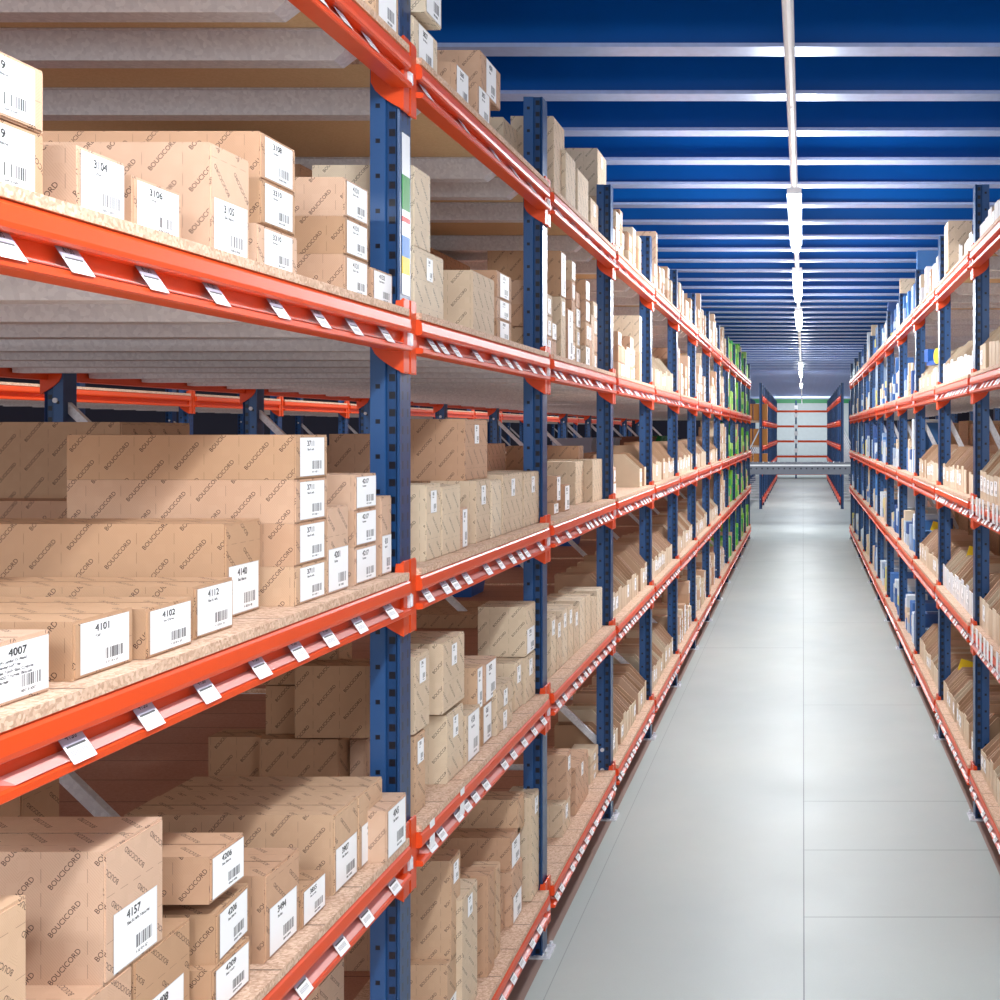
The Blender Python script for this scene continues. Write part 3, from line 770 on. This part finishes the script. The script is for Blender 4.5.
crate((-2.6, 6.4, ST[3]), .45, .4, .3, M_GREYC, 'grey plastic crate deep behind the cartons of the third left-hand bay')
i = 0
for y, mt, nm in ((15.3, M_GREYC, 'grey'), (15.95, M_GREYC, 'grey'), (17.15, M_GREYC, 'grey'), (19.4, M_BROWNB, 'brown'), (20.1, M_BROWNB, 'brown'), (21.4, M_BROWNB, 'brown'),
                  (22.6, M_GREENC, 'green'), (23.2, M_GREENC, 'green'), (24.45, M_GREENC, 'green'), (25.1, M_GREENC, 'green')):
    crate((-2.9, y, ST[3]), .5, .5, .32, mt, '%s crate deep on the left-hand middle shelf, %s of the crate row' % (nm, ORD[i])); i += 1
i = 0
for n in (3, 4, 5):
    y = YN(n) - .6
    crate((-2.55, y, ST[4]), .5, .36, .16, M_BLUEC, 'blue tub deep on the fourth left-hand shelf, %s from the front' % ORD[i]); i += 1

# yellow-and-blue tape dispenser on the right-hand second shelf
r = empty('tape_dispenser', (1.12, 9.75, ST[2] + .20), .3); r.scale = (.75, .75, .75)
m = MB(); m.cyl((-.05, 0, .09), (.05, 0, .09), .085, 20); m.cyl((-.052, 0, .09), (.052, 0, .09), .03, 12); m.build('tape_roll', M_YELLOW, r)
m = MB(); m.box(-.04, .04, .05, .3, .0, .05); m.box(-.05, .05, .24, .34, .04, .18); m.build('handle', M_BLUEC, r)
tag(r, 'yellow and blue roll dispenser lying on the right-hand second shelf', 'dispenser')
# yellow stickers on file boxes
for i, (x, y, z) in enumerate(((1.22, 8.6, ST[4] + .26), (1.22, 11.0, ST[4] + .26), (1.2, 8.9, ST[5] + .26))):
    m = MB(); m.box(-.05, .05, -.002, .002, -.02, .07); o = m.build('marker_tag', M_YELLOW, None, (x, y, z)); o.rotation_euler = (.1, .3, 0)
    tag(o, 'yellow marker tag stuck among file boxes, %s on the right-hand rack' % ORD[i], 'tag')

# ------------------------------------------------------------------ far end of the aisle
r = empty('roller_conveyor', (0, 30.6, 0))
m = MB(); 
for y in (-.35, .35): m.box(-5, 5, y - .02, y + .02, 1.25, 1.55)
m.box(-5, 5, -.33, .33, 1.30, 1.33)
m.build('side_rail', M_CONV, r)
m = MB(); x = -4.95
while x < 5: m.cyl((x, -.33, 1.53), (x, .33, 1.53), .028, 8); x += .14
m.build('rollers', M_BLACKR, r)
m = MB(); x = -4.95
while x < 5: m.cyl((x, -.385, 1.40), (x, -.37, 1.40), .022, 8); x += .14
m.build('roller_ends', M_BLACKR, r)
m = MB(); m.box(-5, 5, -.375, -.37, 1.46, 1.50); m.build('edge_strip', M_WHITE, r)
for x in (-4.2, -1.75, 1.75, 4.2):
    m = MB(); m.box(x - .03, x + .03, -.33, -.27, 0, 1.3); m.box(x - .03, x + .03, .27, .33, 0, 1.3); m.build('leg', M_CONV, r)
tag(r, 'grey roller conveyor bridging the far end of the aisle', 'conveyor')
NF = 12
for s, X in ((-1, 1.23), (1, 1.14)):
    for k in range(NF):
        place(PF_L if 0 else PF_R, (s * X, 36.1 + BAY * k, 0), 0 if s < 0 else math.pi, 'distant blue rack frame past the conveyor, %s on the %s side' % (ORD[k], 'left-hand' if s < 0 else 'right-hand'), 'rack frame', 'blue rack frames past the conveyor')
        if k < NF - 1:
            for lvl in range(1, 6):
                y = 36.15 + BAY * k
                plain_beam('shelf_beam', (s * X, y if s < 0 else y + BL, BT[lvl]), 'distant orange beam past the conveyor, %s bay, %s shelf, %s side' % (ORD[k], LV[lvl], 'left-hand' if s < 0 else 'right-hand'), rz=0 if s < 0 else math.pi, group='orange beams past the conveyor')
# end row closing the aisle
for i, x in enumerate((-1.9, -.35, 1.55)):
    m = MB(); m.box(-.04, .04, -.05, .05, 0, 3.9); m.box(-.07, .07, -.07, .07, 0, .01)
    o = m.build('steel_post', M_BLUE, None, (x, 60, 0)); tag(o, ['blue post of the end rack, the one nearer the wall side on the left', 'blue post in the middle of the end rack facing down the aisle', 'blue post of the end rack, the one nearer the wall side on the right'][i], 'rack post')
    if i == 1:
        for zt in (3.45, 3.05, 2.5, 2.15, 1.75, 1.3): m = MB(); m.box(-.09, .09, -.08, -.075, zt, zt + .2); m.build('aisle_tag', M_WHITE, o)
for lvl in range(1, 6):
    m = MB(); m.box(-1.9, 1.6, -.07, .05, -.1, 0, 0)
    m2 = m.build('cross_rail', M_ORANGE, None, (0, 60, BT[lvl] + .0)); tag(m2, 'orange rail of the end rack facing down the aisle, %s level' % LV[lvl], 'rail')
    m = MB(); m.box(-1.9, 1.6, .06, 1.1, -.02, .0, 0)
    tag(m.build('shelf_board', M_GALV, None, (0, 60, BT[lvl])), 'pale deck of the end rack, %s level' % LV[lvl], 'shelf')
# stock at the end of the side row behind the conveyor
i = 0
for lvl in (2, 3, 4):
    for x in (-1.95, -1.5):
        d = dict(y0=0, y1=.42, z0=0, z1=.5, L=.42, col=(.55, .22, .06), lab='small', num=None)
        bd, fl, lb = MB(), MB(), MB(); carton_geo(d, None, bd, fl, lb)
        o = bd.build('cardboard_box', M_PLAIN, None, (x, 36.2, BT[lvl] + .02)); o.rotation_euler = (0, 0, -math.pi / 2)
        fl.build('end_flap', M_PLAIN, o); lb.build('paper_label', M_LABEL, o)
        tag(o, 'orange-brown carton past the conveyor, %s level, %s' % (LV[lvl], 'outer' if x < -1.6 else 'next to the aisle'), 'box', 'orange-brown cartons past the conveyor'); i += 1
    m = MB(); m.box(-2.2, -1.27, 36.17, 37.1, BT[lvl] - .04, BT[lvl] + .018)
    tag(m.build('shelf_board', M_BOARD), 'board carrying orange-brown cartons past the conveyor, %s level' % LV[lvl], 'shelf')

# ------------------------------------------------------------------ lights
LX, LZ = -.055, CH + 1.5
m = MB(); m.cyl((0, -.0, 0), (0, 3.65, 0), .022, 10); ME_COND = m.mesh('conduit', [M_WHITE])
m = MB(); m.box(-.045, .045, 0, 2.1, -.01, .03); ME_HOUS = m.mesh('housing', [M_WHITE])
m = MB(); m.cyl((0, .03, -.04), (0, 2.07, -.04), .034, 12); ME_TUBE = m.mesh('tube', [M_TUBE])
m = MB()
for y in (.3, 1.8): m.cyl((0, y, .02), (0, y, CZ - LZ), .006, 6)
ME_HANG = m.mesh('hanger', [M_GALV])
LP = 3.66; LPW = 62
def lamp(name, loc, sx, sy, e, col=(.93, .97, 1)):
    l = bpy.data.lights.new(name, 'AREA'); l.shape = 'RECTANGLE'; l.size = sx; l.size_y = sy; l.energy = e; l.color = col
    o = bpy.data.objects.new(name, l); COL.objects.link(o); o.location = loc; return o
i = 0
for k in range(-3, 16):
    y = 7.5 + LP * k
    if 3.9 < y < 3.8: continue
    r = empty('strip_light', (LX, y, LZ)); tag(r, 'lit white tube fitting hung over the aisle, %s from the front' % ORD[i], 'ceiling light', 'tube fittings in a line over the aisle'); i += 1
    link('hanger', ME_HANG, r); c = link('conduit', ME_COND, r, (0, 0, .045))
    if k in (-1, 3, 4, 7) or k > 8:
        r['label'] = 'white conduit length over the aisle without a fitting, %s from the front' % ORD[i]; r['category'] = 'conduit'; r['group'] = 'conduit lengths over the aisle'; r.name = 'ceiling_conduit'; continue
    link('housing', ME_HOUS, r); link('tube', ME_TUBE, r)
    for yy in ((.5, 1.6) if k < 3 else (1.05,)):
        pl = bpy.data.lights.new('tube_glow', 'POINT'); pl.energy = (44 if k < 1 else 34) if k < 3 else 46; pl.color = (.93, .97, 1); pl.shadow_soft_size = .12
        po = bpy.data.objects.new('tube_glow', pl); COL.objects.link(po); po.parent = r; po.location = (0, yy, -.2)
    if k < 8:
        o = lamp('lamp', (0, 1.05, -.09), .12, 2.0, LPW * .62 if k < 3 else 28); o.parent = r
    else:
        o = lamp('lamp', (0, 1.05, -.09), .12, 2.6, 80); o.parent = r
# added unseen area lamps behind the camera, lighting the near racks
for x, y in ((-3.4, -1.6), (0.0, -2.4), (3.2, -1.6)):
    lamp('lamp', (x, y, 4.1), 2.4, .5, 110)
for y in (8, 14, 20, 26): lamp('lamp', (-4.5, y, 4.0), .3, 3, 70)  # added unseen lamps without fittings, lighting the racks from the side aisle
for y in (10, 18, 26): lamp('lamp', (3.6, y, 4.0), .3, 3, 50)  # added lamps without fittings behind the other rack
for y in (20, 45, 53, 61): lamp('lamp', (LX, y, 4.12), .3, 3, 80 if y > 30 else 62)  # added lamps without fittings, brightening the middle and far end of the aisle
lamp('lamp', (0, 64, 3.9), 3, .3, 160).rotation_euler = (math.radians(60), 0, 0)  # added tilted lamp that brightens the back wall

w = bpy.data.worlds.new('World'); sc.world = w; w.use_nodes = True
w.node_tree.nodes['Background'].inputs[0].default_value = (.92, .96, 1, 1); w.node_tree.nodes['Background'].inputs[1].default_value = 1.0
w.light_settings.ao_factor = .27; w.light_settings.distance = 1.6
sc.cycles.use_fast_gi = True; sc.cycles.fast_gi_method = 'ADD'

cam = bpy.data.cameras.new('Camera'); co = bpy.data.objects.new('Camera', cam); COL.objects.link(co)
co.location = (0, 0, CH); co.rotation_euler = (math.pi / 2, 0, 0)
cam.sensor_width = 36; cam.lens = 36 * F / 1000; cam.shift_x = (500 - VX) / 1000; cam.shift_y = (VY - 500) / 1000
cam.clip_start = .05; cam.clip_end = 200
sc.camera = co
sc.view_settings.view_transform = 'Standard'; sc.view_settings.look = 'None'; sc.view_settings.exposure = 0.3; sc.view_settings.gamma = 1.0
sc.cycles.max_bounces = 8; sc.cycles.diffuse_bounces = 5
